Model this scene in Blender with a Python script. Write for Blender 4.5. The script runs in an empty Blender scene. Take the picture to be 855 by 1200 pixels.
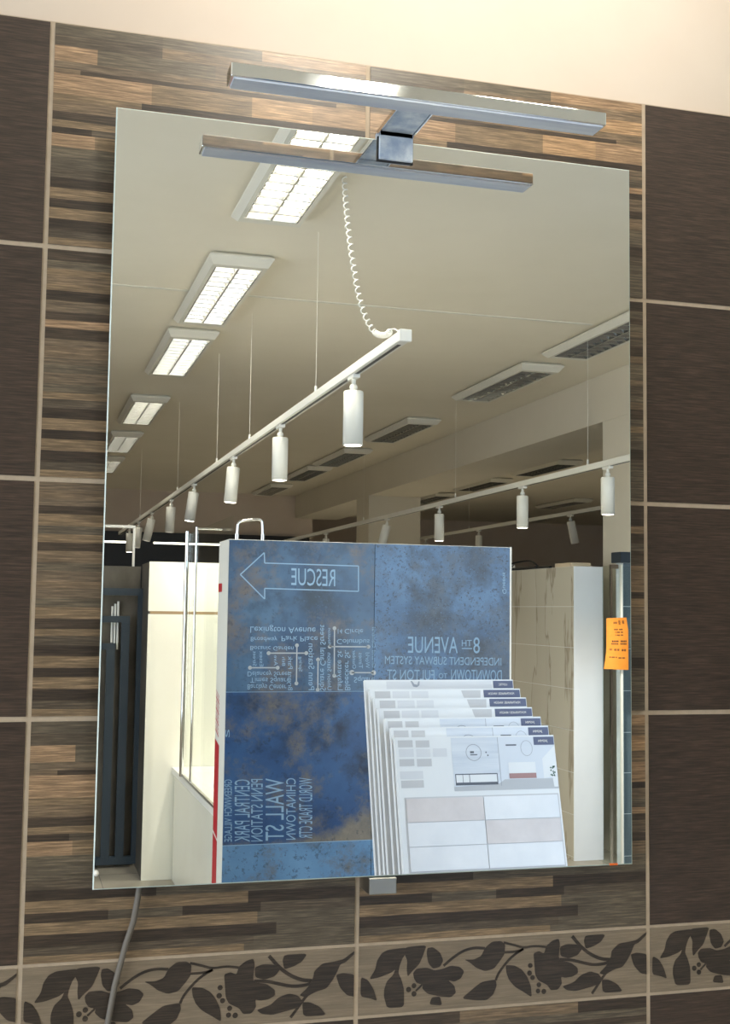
import bpy, bmesh, math, random
from mathutils import Vector, Matrix
random.seed(7)
C = bpy.context.scene.collection
PI = math.pi
# ------------------------------------------------------------------ camera
cam_d = bpy.data.cameras.new('camera'); cam = bpy.data.objects.new('camera', cam_d); C.objects.link(cam)
cam_d.sensor_fit = 'VERTICAL'; cam_d.sensor_height = 24.0
cam_d.lens = 1438.21 / 1200 * 24.0
cam_d.clip_start = 0.02; cam_d.clip_end = 200
yaw, pitch, roll = 0.27752228, 0.08142301, 0.01325174
fwd = Vector((math.sin(yaw)*math.cos(pitch), math.cos(yaw)*math.cos(pitch), math.sin(pitch)))
rt = Vector((math.cos(yaw), -math.sin(yaw), 0)); up = rt.cross(fwd)
r2 = rt*math.cos(roll) + up*math.sin(roll); u2 = -rt*math.sin(roll) + up*math.cos(roll)
cam.matrix_world = Matrix.Translation((-0.02, -1.3433, 1.5)) @ Matrix((r2, u2, -fwd)).transposed().to_4x4()
bpy.context.scene.camera = cam
# ------------------------------------------------------------------ world, exposure, daylight
sc = bpy.context.scene
sc.view_settings.view_transform = 'Standard'; sc.view_settings.look = 'None'
sc.view_settings.gamma = 1.0; sc.view_settings.use_curve_mapping = False
sc.view_settings.exposure = 0.02
w = bpy.data.worlds.new('sky'); sc.world = w; w.use_nodes = True
nt = w.node_tree; bg = nt.nodes['Background']
sky = nt.nodes.new('ShaderNodeTexSky'); sky.sky_type = 'NISHITA'; sky.sun_disc = False
sky.sun_elevation = math.radians(35); sky.sun_rotation = math.radians(200)
nt.links.new(sky.outputs[0], bg.inputs[0]); bg.inputs[1].default_value = 0.12
def area(name, loc, size, size_y, power, color, rot):
    d = bpy.data.lights.new(name, 'AREA'); d.shape = 'RECTANGLE'; d.size = size; d.size_y = size_y
    d.energy = power; d.color = color
    o = bpy.data.objects.new(name, d); C.objects.link(o); o.location = loc; o.rotation_euler = rot
    return o
# daylight falling in through the two shop windows (their openings are in wall_front and wall_right)
area('window_daylight', (3.3, -0.06, 1.75), 2.9, 2.3, 90, (0.72, 0.86, 1.0), (math.radians(-90), 0, 0))
area('window_daylight', (-2.52, -2.5, 1.6), 2.0, 3.6, 120, (0.8, 0.9, 1.0), (0, math.radians(-90), 0))
FLORAL =  [[(0.0147, -0.0368), (0.0218, -0.0266), (0.0238, -0.017), (0.0289, -0.0095), (0.0362, -0.006), (0.0572, -0.0049), (0.0594, -0.0084), (0.0531, -0.0169), (0.048, -0.0263), (0.0396, -0.0316), (0.0261, -0.0356)], [(0.0552, -0.0121), (0.0501, -0.0245), (0.0487, -0.0322), (0.0523, -0.0393), (0.0556, -0.0503), (0.0558, -0.0698), (0.0359, -0.0693), (0.0322, -0.0564), (0.0325, -0.0487), (0.0355, -0.0401), (0.0428, -0.0338), (0.0473, -0.0224)], [(0.0572, -0.0043), (0.0817, -0.0038), (0.0785, -0.0125), (0.0733, -0.024), (0.0649, -0.0313), (0.0597, -0.0369), (0.0585, -0.029), (0.0591, -0.0192), (0.0552, -0.0111)], [(0.0828, -0.0069), (0.0892, -0.0063), (0.0978, -0.0127), (0.1018, -0.0219), (0.098, -0.0286), (0.0894, -0.03), (0.084, -0.0237), (0.0818, -0.0127)], [(0.066, -0.0334), (0.0702, -0.0287), (0.083, -0.0286), (0.0916, -0.0321), (0.1023, -0.0308), (0.1109, -0.028), (0.1217, -0.0301), (0.1272, -0.0354), (0.1229, -0.0431), (0.1153, -0.0461), (0.1078, -0.044), (0.1154, -0.0505), (0.1172, -0.0585), (0.1111, -0.063), (0.0982, -0.0611), (0.0832, -0.0571), (0.0768, -0.0508), (0.0778, -0.0469), (0.0704, -0.0445), (0.0671, -0.0393)], [(0.0855, -0.069), (0.0886, -0.0614), (0.0982, -0.0611), (0.1009, -0.0711)], [(0.1271, -0.0225), (0.139, -0.0232), (0.1478, -0.0198), (0.1521, -0.0111), (0.1609, -0.0046), (0.1719, -0.0046), (0.1768, -0.0085), (0.176, -0.0195), (0.1709, -0.0262), (0.1632, -0.0348), (0.1523, -0.037), (0.1413, -0.0323), (0.1336, -0.0259)], [(0.1241, -0.0653), (0.1371, -0.0559), (0.1479, -0.0487), (0.1655, -0.0469), (0.1666, -0.054), (0.1623, -0.0637), (0.1546, -0.0691), (0.1415, -0.0685)], [(0.1776, -0.0317), (0.1887, -0.033), (0.1976, -0.038), (0.2043, -0.0465), (0.2088, -0.0569), (0.21, -0.07), (0.1999, -0.0633), (0.1888, -0.0565), (0.1821, -0.049), (0.1787, -0.0408)], [(0.2121, -0.0208), (0.2188, -0.0187), (0.2256, -0.0216), (0.2279, -0.0136), (0.2358, -0.008), (0.2437, -0.006), (0.2453, -0.0126), (0.2437, -0.0258), (0.2449, -0.0309), (0.2585, -0.0338), (0.2677, -0.0405), (0.2681, -0.0467), (0.2608, -0.0503), (0.2517, -0.0507), (0.2467, -0.0493), (0.2476, -0.0575), (0.2426, -0.0636), (0.2336, -0.0636), (0.229, -0.0572), (0.2178, -0.0514), (0.2144, -0.0451), (0.2132, -0.033)], [(0.2453, -0.0157), (0.254, -0.0127), (0.2677, -0.014), (0.2735, -0.0194), (0.2677, -0.0262), (0.2563, -0.0292), (0.246, -0.0259)], [(0.2781, -0.0043), (0.3036, -0.0043), (0.2977, -0.0127), (0.2884, -0.0172), (0.2781, -0.0197), (0.2758, -0.0103)], [(0.3105, -0.0309), (0.3117, -0.0238), (0.321, -0.0161), (0.3351, -0.0149), (0.3446, -0.0134), (0.3576, -0.0047), (0.3564, -0.0088), (0.3469, -0.0166), (0.341, -0.0183), (0.3374, -0.0264), (0.3327, -0.0344), (0.3256, -0.0432), (0.3139, -0.0456), (0.3023, -0.051), (0.2953, -0.0485), (0.3046, -0.0408)], [(0.3362, -0.0294), (0.3445, -0.0279), (0.3587, -0.0308), (0.3592, -0.0547), (0.3491, -0.052), (0.3409, -0.0432)], [(0.0053, -0.0333), (0.0136, -0.0377), (0.02, -0.0478), (0.0243, -0.0607), (0.016, -0.0572), (0.005, -0.0545)], [(0.2483, -0.0606), (0.2631, -0.0565), (0.2723, -0.049), (0.2838, -0.0456), (0.2942, -0.0488), (0.2988, -0.0548), (0.293, -0.0616), (0.2814, -0.0639), (0.2654, -0.0668), (0.254, -0.065)], [(0.2988, -0.0559), (0.3069, -0.0564), (0.3185, -0.0623), (0.326, -0.0715), (0.2999, -0.0713)]]
FSTEM =  [([(0.1022, -0.0278), (0.113, -0.0196), (0.1259, -0.0125), (0.139, -0.0099), (0.1521, -0.0115)], 0.003), ([(0.1752, -0.0064), (0.1886, -0.0102), (0.1998, -0.0139), (0.2132, -0.0123), (0.2279, -0.0146)], 0.0026), ([(0.1753, -0.0175), (0.192, -0.0175), (0.1998, -0.015)], 0.0026), ([(0.1998, -0.015), (0.1886, -0.0203), (0.1787, -0.0287), (0.1688, -0.0401), (0.1655, -0.0479)], 0.0028), ([(0.2449, -0.0299), (0.2585, -0.0308), (0.2723, -0.0347), (0.2884, -0.0388), (0.3023, -0.0382), (0.3093, -0.036)], 0.0035), ([(0.2608, -0.0043), (0.2723, -0.0173), (0.2838, -0.0262), (0.2977, -0.0326), (0.3093, -0.0339)], 0.0039), ([(0.286, -0.0713), (0.293, -0.0626), (0.2988, -0.0548), (0.3058, -0.0471)], 0.003), ([(0.0694, -0.0532), (0.0768, -0.0468)], 0.0022)]
FDOT =  [(0.0609, -0.051, 0.003), (0.0672, -0.0472, 0.0028), (0.0673, -0.056, 0.003), (0.2081, -0.0342, 0.0028), (0.2072, -0.0427, 0.003), (0.211, -0.048, 0.0028), (0.2189, -0.0565, 0.0028), (0.2178, -0.0635, 0.0028), (0.225, -0.0644, 0.003)]
PTEXT =  [('RESCUE', (1.2395, 1.6036), (1.0563, 1.6054), (1.2384, 1.6714)), ('Lexington Avenue', (0.8925, 1.4363), (1.1601, 1.435), (0.893, 1.4122)), ('Broadway', (0.8954, 1.3957), (1.0025, 1.3944), (0.8958, 1.3784)), ('Park Place', (1.0202, 1.4), (1.1699, 1.399), (1.0206, 1.3799)), ('Botanic Garden', (0.8941, 1.3598), (1.0707, 1.3587), (0.8945, 1.3429)), ('Delancey Street', (0.8853, 1.2587), (1.0568, 1.2569), (0.8857, 1.2402)), ('Times Square', (0.8968, 1.2344), (1.0573, 1.2321), (0.8972, 1.2149)), ('Barclays Center', (0.8863, 1.2082), (1.0442, 1.2057), (0.8868, 1.1881)), ('Penn Station', (1.1358, 1.1842), (1.1325, 1.3713), (1.1594, 1.1841)), ('Square Canal Street', (1.1842, 1.1816), (1.1798, 1.4472), (1.2066, 1.1815)), ('Union Station', (1.214, 1.1832), (1.2116, 1.334), (1.2307, 1.1831)), ('Houston', (1.214, 1.3615), (1.2128, 1.4338), (1.2265, 1.3616)), ('Lafayette St', (1.2571, 1.183), (1.2547, 1.3424), (1.2779, 1.1829)), ('Bleecker St.', (1.2872, 1.1829), (1.2848, 1.3446), (1.3098, 1.1828)), ('Chamber', (1.3175, 1.2698), (1.3164, 1.3447), (1.3319, 1.2698)), ('Times', (1.3445, 1.2716), (1.3437, 1.3345), (1.3608, 1.2716)), ('World', (1.3731, 1.2723), (1.3722, 1.3356), (1.3898, 1.2723)), ('Grand Central', (1.4007, 1.2736), (1.3985, 1.439), (1.4152, 1.2737)), ('Circle', (1.2817, 1.4309), (1.3597, 1.4306), (1.282, 1.4116)), ('14', (1.2533, 1.4307), (1.272, 1.4309), (1.2536, 1.4114)), ('Columbus', (1.25, 1.3893), (1.3882, 1.3891), (1.2503, 1.3696)), ('Square', (1.3241, 1.2354), (1.4121, 1.2342), (1.3245, 1.2137)), ('Street', (0.9072, 1.2806), (0.9059, 1.3396), (0.9209, 1.2806)), ('Essex', (0.9341, 1.2789), (0.9328, 1.3397), (0.9486, 1.2789)), ('Ave', (0.9919, 1.2823), (0.9911, 1.323), (1.0068, 1.2823)), ('8th', (1.025, 1.2806), (1.0243, 1.3163), (1.0382, 1.2807)), ('Bryant Park', (1.0515, 1.1846), (1.049, 1.3198), (1.0694, 1.1845)), ('Spring', (1.0954, 1.2586), (1.0943, 1.3182), (1.1087, 1.2586)), ('8', (1.8707, 1.3346), (1.8417, 1.3345), (1.8703, 1.4005)), ('TH', (1.8342, 1.3636), (1.7897, 1.3634), (1.8341, 1.3896)), ('AVENUE', (1.7721, 1.3343), (1.5532, 1.3352), (1.7716, 1.4009)), ('INDEPENDENT SUBWAY SYSTEM', (1.9675, 1.2831), (1.4552, 1.2897), (1.9673, 1.3153)), ('DOWNTOWN', (1.9697, 1.2189), (1.7435, 1.2219), (1.9695, 1.2635)), ('TO', (1.7265, 1.2301), (1.689, 1.2302), (1.7264, 1.2512)), ('FULTON ST', (1.6703, 1.2232), (1.4644, 1.2254), (1.67, 1.2643)), ('Queens', (1.9727, 1.5847), (1.9723, 1.675), (1.9894, 1.585)), ('WALL ST', (1.04, 0.8359), (1.0446, 0.5937), (0.9671, 0.8376)), ('CENTRAL PARK', (0.9031, 0.8352), (0.9082, 0.5939), (0.8432, 0.8366)), ('PENN STATION', (0.9552, 0.8359), (0.9601, 0.5936), (0.9089, 0.837)), ('CHINATOWN', (1.0887, 0.8361), (1.0931, 0.5952), (1.0504, 0.837)), ('WORLD TRADE CTR', (1.1565, 0.8361), (1.1606, 0.5977), (1.103, 0.8374)), ('GREENWICH VILLAGE', (0.8317, 0.8369), (0.8371, 0.5965), (0.8026, 0.8376)), ('S', (0.8192, 1.0016), (0.8186, 1.0316), (0.8023, 1.0019))]
PARROW =  [(0.8481, 1.643), (0.9432, 1.733), (0.9458, 1.6912), (1.3368, 1.6882), (1.3383, 1.5845), (0.9479, 1.5897), (0.9487, 1.5471)]
PLINES =  [((0.969, 1.3317), (1.1233, 1.3323)), ((1.0843, 1.3632), (1.085, 1.2116)), ((0.8949, 1.2738), (1.007, 1.2738)), ((1.1726, 1.3064), (1.1735, 1.1858)), ((1.2393, 1.433), (1.2412, 1.2417)), ((1.2204, 1.3591), (1.3835, 1.3589)), ((1.3152, 1.2543), (1.4071, 1.2536))]
COIL =  [(1.1, 2.93, 3.099), (1.097, 2.889, 2.998), (1.098, 2.848, 2.874), (1.104, 2.808, 2.753), (1.113, 2.767, 2.635), (1.125, 2.726, 2.547), (1.139, 2.685, 2.487), (1.149, 2.645, 2.455), (1.158, 2.604, 2.441), (1.167, 2.563, 2.438), (1.16, 2.522, 2.441), (1.163, 2.482, 2.436), (1.165, 2.441, 2.42), (1.167, 2.4, 2.395)]
# ------------------------------------------------------------------ helpers
YM = -0.035          # front face of the mirror glass
def R(p): return (p[0], 2*YM - p[1], p[2])     # a place seen in the mirror -> where it stands in the shop

class MB:
    """collects shapes in the thing's own frame; build() links them as one mesh object"""
    def __init__(s): s.v = []; s.f = []; s.m = []; s.smooth = []; s.cols = []; s.slot = 0; s.col = (1,1,1,1)
    def add(s, vs, fs, smooth=False):
        b = len(s.v); s.v += [Vector(q) for q in vs]
        for f in fs:
            s.f.append([b+i for i in f]); s.m.append(s.slot); s.smooth.append(smooth); s.cols.append(s.col)
    def box(s, x0, x1, y0, y1, z0, z1, bev=0):
        if bev:
            bm = bmesh.new(); bmesh.ops.create_cube(bm, size=1)
            for q in bm.verts: q.co = Vector(((x0+x1)/2+q.co.x*(x1-x0), (y0+y1)/2+q.co.y*(y1-y0), (z0+z1)/2+q.co.z*(z1-z0)))
            bmesh.ops.bevel(bm, geom=bm.edges[:], offset=bev, segments=2, profile=0.5, affect='EDGES')
            bm.verts.index_update()
            s.add([q.co.copy() for q in bm.verts], [[q.index for q in f.verts] for f in bm.faces]); bm.free(); return
        s.add([(x0,y0,z0),(x1,y0,z0),(x1,y1,z0),(x0,y1,z0),(x0,y0,z1),(x1,y0,z1),(x1,y1,z1),(x0,y1,z1)],
              [(0,3,2,1),(4,5,6,7),(0,1,5,4),(1,2,6,5),(2,3,7,6),(3,0,4,7)])
    def frustum(s, lo, hi):   # lo, hi = (x0,x1,y0,y1,z)
        a, b = lo, hi
        s.add([(a[0],a[2],a[4]),(a[1],a[2],a[4]),(a[1],a[3],a[4]),(a[0],a[3],a[4]),(b[0],b[2],b[4]),(b[1],b[2],b[4]),(b[1],b[3],b[4]),(b[0],b[3],b[4])],
              [(0,3,2,1),(4,5,6,7),(0,1,5,4),(1,2,6,5),(2,3,7,6),(3,0,4,7)])
    def tube(s, pts, r, n=10, caps=True):
        pts = [Vector(q) for q in pts]; rings = []
        prev = None
        for i, q in enumerate(pts):
            t = (pts[min(i+1, len(pts)-1)] - pts[max(i-1, 0)]).normalized()
            a = prev if prev is not None else (Vector((0,0,1)) if abs(t.z) < .9 else Vector((1,0,0)))
            a = (a - t*a.dot(t)).normalized(); b = t.cross(a); prev = a
            rr = r[i] if isinstance(r, (list, tuple)) else r
            rings.append([q + (a*math.cos(2*PI*k/n) + b*math.sin(2*PI*k/n))*rr for k in range(n)])
        vs = [q for g in rings for q in g]
        fs = [(i*n+k, i*n+(k+1)%n, (i+1)*n+(k+1)%n, (i+1)*n+k) for i in range(len(pts)-1) for k in range(n)]
        s.add(vs, fs, True)
        if caps: s.add(rings[0], [tuple(range(n-1,-1,-1))]); s.add(rings[-1], [tuple(range(n))])
    def lathe(s, prof, n=24, mat=None):     # prof = (r, z) from bottom to top
        vs = []
        for r, z in prof:
            vs += [Vector((r*math.cos(2*PI*k/n), r*math.sin(2*PI*k/n), z)) for k in range(n)]
        if mat: vs = [mat @ q for q in vs]
        s.add(vs, [(i*n+k, i*n+(k+1)%n, (i+1)*n+(k+1)%n, (i+1)*n+k) for i in range(len(prof)-1) for k in range(n)], True)
    def poly(s, pts): s.add(pts, [tuple(range(len(pts)))])
    def xf(s, M): s.v = [M @ q for q in s.v]
    def build(s, name, mats, parent=None, mir=True, kind=None, colattr=False):
        me = bpy.data.meshes.new(name)
        vs = [(q.x, -q.y, q.z) if mir else tuple(q) for q in s.v]
        fs = [f[::-1] if mir else f for f in s.f]
        me.from_pydata(vs, [], fs)
        if not isinstance(mats, (list, tuple)): mats = [mats]
        for m in mats: me.materials.append(m)
        me.polygons.foreach_set('material_index', s.m); me.polygons.foreach_set('use_smooth', s.smooth)
        if colattr:
            ca = me.color_attributes.new('tint', 'FLOAT_COLOR', 'CORNER')
            i = 0
            for p, c in zip(me.polygons, s.cols):
                for _ in p.loop_indices: ca.data[i].color = c; i += 1
        me.update()
        o = bpy.data.objects.new(name, me); C.objects.link(o)
        if parent: o.parent = parent
        if kind: o['kind'] = kind
        return o
def thing(name, label, cat, loc=(0,0,0), group=None, mir=True):
    o = bpy.data.objects.new(name, None); C.objects.link(o)
    o.location = R(loc) if mir else loc; o.empty_display_size = .1
    o['label'] = label; o['category'] = cat
    if group: o['group'] = group
    return o
def tag(o, label, cat, group=None, loc=None):
    o['label'] = label; o['category'] = cat
    if group: o['group'] = group
    if loc is not None: o.location = R(loc)
    return o
def struct(name, mb, mats, loc=None, mir=True, **k):
    o = mb.build(name, mats, None, mir, **k); o['kind'] = 'structure'
    o.location = R(loc or (0,0,0)) if mir else (loc or (0,0,0))
    return o
def dup(root, loc, label, group=None):
    r = root.copy(); C.objects.link(r); r.location = R(loc); r['label'] = label
    if group: r['group'] = group
    for ch in list(root.children):
        c = ch.copy(); C.objects.link(c); c.parent = r
        for g in list(ch.children):
            d = g.copy(); C.objects.link(d); d.parent = c
    return r

def srgb(r, g, b):
    f = lambda c: (c/255/12.92) if c/255 <= .04045 else ((c/255+.055)/1.055)**2.4
    return (f(r), f(g), f(b), 1)
def mat(name, col, rough=.5, metal=0, spec=.5, emit=None, es=0):
    m = bpy.data.materials.new(name); m.use_nodes = True
    b = m.node_tree.nodes['Principled BSDF']
    b.inputs['Base Color'].default_value = col; b.inputs['Roughness'].default_value = rough
    b.inputs['Metallic'].default_value = metal; b.inputs['Specular IOR Level'].default_value = spec
    if emit: b.inputs['Emission Color'].default_value = emit; b.inputs['Emission Strength'].default_value = es
    return m
def noise_mat(name, c1, c2, scale=(4,4,4), rough=.5, detail=6, spec=.5, lo=.35, hi=.65, bump=0, metal=0, nscale=1.0, extra=None):
    m = mat(name, c1, rough, metal, spec); nt = m.node_tree; N = nt.nodes.new; L = nt.links.new
    b = nt.nodes['Principled BSDF']
    tc = N('ShaderNodeTexCoord'); mp = N('ShaderNodeMapping'); mp.inputs['Scale'].default_value = scale
    nz = N('ShaderNodeTexNoise'); nz.inputs['Detail'].default_value = detail; nz.inputs['Scale'].default_value = nscale
    nz.inputs['Roughness'].default_value = .6
    cr = N('ShaderNodeValToRGB'); cr.color_ramp.elements[0].position = lo; cr.color_ramp.elements[1].position = hi
    cr.color_ramp.elements[0].color = c1; cr.color_ramp.elements[1].color = c2
    if extra:
        for p, c in extra: e = cr.color_ramp.elements.new(p); e.color = c
    L(tc.outputs['Object'], mp.inputs[0]); L(mp.outputs[0], nz.inputs[0]); L(nz.outputs[0], cr.inputs[0]); L(cr.outputs[0], b.inputs['Base Color'])
    if bump:
        bp = N('ShaderNodeBump'); bp.inputs['Strength'].default_value = bump; bp.inputs['Distance'].default_value = .002
        L(nz.outputs[0], bp.inputs['Height']); L(bp.outputs[0], b.inputs['Normal'])
    return m
def glass_mat(name, tint, k=.8, rough=0.0):
    m = bpy.data.materials.new(name); m.use_nodes = True; nt = m.node_tree; nt.nodes.clear(); N = nt.nodes.new; L = nt.links.new
    o = N('ShaderNodeOutputMaterial'); mx = N('ShaderNodeMixShader'); t = N('ShaderNodeBsdfTransparent'); g = N('ShaderNodeBsdfGlossy')
    lw = N('ShaderNodeLayerWeight'); lw.inputs[0].default_value = .5
    p = N('ShaderNodeMath'); p.operation = 'POWER'; p.inputs[1].default_value = 5; q = N('ShaderNodeMath'); q.operation = 'MULTIPLY_ADD'; q.inputs[1].default_value = k; q.inputs[2].default_value = .02
    t.inputs[0].default_value = tint; g.inputs['Roughness'].default_value = rough
    L(lw.outputs['Facing'], p.inputs[0]); L(p.outputs[0], q.inputs[0])
    L(q.outputs[0], mx.inputs[0]); L(t.outputs[0], mx.inputs[1]); L(g.outputs[0], mx.inputs[2]); L(mx.outputs[0], o.inputs[0])
    return m

# wood-look glazed tile: every plank of the print has its own tint, fine grain runs along x
def wood_tile(name, use_attr, base=None, rough=.36, lo_=.55, hi_=1.75):
    m = mat(name, base or (1,1,1,1), rough, 0, .6); nt = m.node_tree; N = nt.nodes.new; L = nt.links.new
    b = nt.nodes['Principled BSDF']; tc = N('ShaderNodeTexCoord'); mp = N('ShaderNodeMapping'); mp.inputs['Scale'].default_value = (26, 26, 560)
    nz = N('ShaderNodeTexNoise'); nz.inputs['Scale'].default_value = 1; nz.inputs['Detail'].default_value = 5; nz.inputs['Roughness'].default_value = .65
    cr = N('ShaderNodeValToRGB'); e = cr.color_ramp.elements
    e[0].position = .38; e[0].color = (lo_,lo_,lo_,1); e[1].position = .68; e[1].color = (hi_,hi_,hi_,1)
    k = e.new(.52); k.color = (.95,.95,.95,1)
    mp2 = N('ShaderNodeMapping'); mp2.inputs['Scale'].default_value = (8, 8, 90)
    n2 = N('ShaderNodeTexNoise'); n2.inputs['Scale'].default_value = 1; n2.inputs['Detail'].default_value = 3
    cr2 = N('ShaderNodeValToRGB'); cr2.color_ramp.elements[0].position = .35; cr2.color_ramp.elements[0].color = (.9,.9,.9,1)
    cr2.color_ramp.elements[1].position = .65; cr2.color_ramp.elements[1].color = (1.08,1.08,1.08,1)
    mx = N('ShaderNodeMix'); mx.data_type = 'RGBA'; mx.blend_type = 'MULTIPLY'; mx.inputs[0].default_value = 1
    mx2 = N('ShaderNodeMix'); mx2.data_type = 'RGBA'; mx2.blend_type = 'MULTIPLY'; mx2.inputs[0].default_value = 1
    L(tc.outputs['Object'], mp.inputs[0]); L(mp.outputs[0], nz.inputs[0]); L(nz.outputs[0], cr.inputs[0])
    L(tc.outputs['Object'], mp2.inputs[0]); L(mp2.outputs[0], n2.inputs[0]); L(n2.outputs[0], cr2.inputs[0])
    L(cr.outputs[0], mx.inputs[6]); L(cr2.outputs[0], mx.inputs[7]); L(mx.outputs[2], mx2.inputs[6])
    if use_attr:
        at_ = N('ShaderNodeVertexColor'); at_.layer_name = 'tint'; L(at_.outputs[0], mx2.inputs[7])
    else: mx2.inputs[7].default_value = base
    L(mx2.outputs[2], b.inputs['Base Color'])
    bp = N('ShaderNodeBump'); bp.inputs['Strength'].default_value = .25; bp.inputs['Distance'].default_value = .0006
    L(nz.outputs[0], bp.inputs['Height']); L(bp.outputs[0], b.inputs['Normal'])
    return m

M = {}
M['plaster'] = noise_mat('cream_plaster', srgb(206,190,174), srgb(210,196,181), (3,3,3), .75, bump=.05)
M['ceiling'] = noise_mat('ceiling_paint', srgb(228,220,200), srgb(233,225,206), (1.2,1.2,1.2), .7)
M['grout'] = noise_mat('beige_grout', srgb(178,160,138), srgb(190,172,150), (60,60,60), .8)
M['stripe'] = wood_tile('striped_wood_tile', True)
M['dark_tile'] = wood_tile('dark_wood_tile', False, srgb(66,52,43))
M['band'] = wood_tile('pale_wood_band', False, srgb(132,117,98), .36, .82, 1.2)
M['motif'] = wood_tile('floral_motif_brown', False, srgb(56,46,38))
M['silver'] = mat('mirror_silver', (.88,.885,.875,1), 0.0, 1)
M['glass_edge'] = mat('polished_glass_edge', (.62,.72,.68,1), .12, 0, .8)
M['backing'] = mat('mirror_backing', srgb(60,58,55), .8)
M['chrome'] = mat('chrome', (.78,.79,.8,1), .06, 1)
M['steel'] = mat('brushed_steel', (.45,.44,.41,1), .28, 1)
M['film'] = noise_mat('blue_protective_film', srgb(170,188,214), srgb(225,234,244), (60,60,60), .3, spec=.8, bump=.3)
M['diffuser'] = noise_mat('lamp_diffuser', srgb(196,206,226), srgb(220,228,240), (5,60,60), .3, spec=.6)
M['black'] = mat('black_plastic', srgb(25,25,27), .4)
M['cable'] = mat('grey_cable', srgb(112,106,98), .5)
M['white_metal'] = mat('white_lacquered_metal', srgb(236,234,224), .35)
M['white_plastic'] = mat('white_plastic', srgb(240,238,230), .4)
M['housing'] = mat('light_housing_white', srgb(222,218,204), .4)
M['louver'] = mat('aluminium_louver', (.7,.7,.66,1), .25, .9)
M['louver_off'] = mat('unlit_mirror_louver', (.42,.42,.40,1), .16, 1)  # dimness of unlit louvers and reflectors put into a darker metal
M['tube_lit'] = mat('lit_tube', (1,1,1,1), .5, 0, .3, (1,.97,.86,1), 9)
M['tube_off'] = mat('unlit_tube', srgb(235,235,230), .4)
M['spot_lit'] = mat('spot_lens_lit', (1,1,1,1), .5, 0, .3, (1,.93,.78,1), 10)
M['spot_off'] = mat('spot_lens_dim', srgb(235,230,215), .4, 0, .3, (1,.93,.8,1), .6)
M['cream_tile'] = noise_mat('cream_gloss_tile', srgb(236,233,216), srgb(240,238,224), (2,2,2), .25)
M['brown_strip'] = mat('brown_border_strip', srgb(160,135,100), .4)
M['grey_tile'] = noise_mat('dark_grey_stone_tile', srgb(70,66,58), srgb(98,92,82), (6,6,3), .35, bump=.1)
M['anthracite'] = mat('anthracite_steel', srgb(48,60,70), .4)
M['floor'] = noise_mat('greige_floor_tile', srgb(140,134,120), srgb(165,158,144), (2,2,2), .4)
M['dark_clad'] = mat('black_fascia', srgb(28,28,30), .45)
M['led'] = mat('led_strip', (1,1,1,1), .5, 0, .3, (1,.95,.8,1), 5)
M['clear'] = glass_mat('clear_glass', (.97,.99,.97,1), .2)
M['clear_g'] = glass_mat('green_tinted_glass', (.93,.965,.97,1), .5)
M['window_glass'] = glass_mat('window_glass', (.97,.98,.98,1))
M['sh_tile'] = noise_mat('petrol_gloss_tile', srgb(100,112,120), srgb(116,128,136), (5,5,1), .2)
M['white_joint'] = mat('white_joint', srgb(225,230,232), .5)
M['paper_orange'] = noise_mat('orange_paper', srgb(222,134,40), srgb(230,146,50), (8,8,8), .7)
M['ink'] = mat('ink', srgb(70,48,30), .7)
M['print_blue'] = mat('pale_blue_print', srgb(138,170,198), .5)
M['print_warm'] = mat('pale_grey_print', srgb(176,182,188), .5)
M['red'] = mat('red_print', srgb(186,40,48), .45)
M['white'] = noise_mat('white_board', srgb(226,230,236), srgb(232,236,241), (3,3,3), .4)
M['label'] = mat('slate_blue_label', srgb(84,92,124), .5)
M['sw1'] = mat('swatch_grey', srgb(196,198,204), .5)
M['sw2'] = mat('swatch_pale', srgb(214,218,226), .5)
M['sample_pink'] = noise_mat('pink_grey_sample_tile', srgb(205,198,200), srgb(218,212,214), (8,8,8), .3)
M['sample_white'] = noise_mat('white_sample_tile', srgb(222,226,234), srgb(232,235,242), (8,8,8), .3)
M['pic_wall'] = noise_mat('printed_grey_wall', srgb(196,206,222), srgb(222,229,240), (3,3,40), .5)
M['pic_wall2'] = mat('printed_pale_wall', srgb(214,222,235), .5)
M['pic_floor'] = mat('printed_floor', srgb(186,190,198), .5)
M['pic_dark'] = mat('printed_charcoal', srgb(88,94,108), .5)
M['pic_mid'] = mat('printed_mid_grey', srgb(150,158,172), .5)
M['pic_rose'] = mat('printed_rose_wood', srgb(166,128,128), .5)
M['pic_green'] = mat('printed_leaf_green', srgb(60,96,80), .5)
M['beam'] = noise_mat('beam_paint', srgb(224,216,197), srgb(229,221,203), (1,1,1), .7)
M['beige_box'] = mat('beige_cardboard', srgb(205,188,160), .7)

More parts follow.
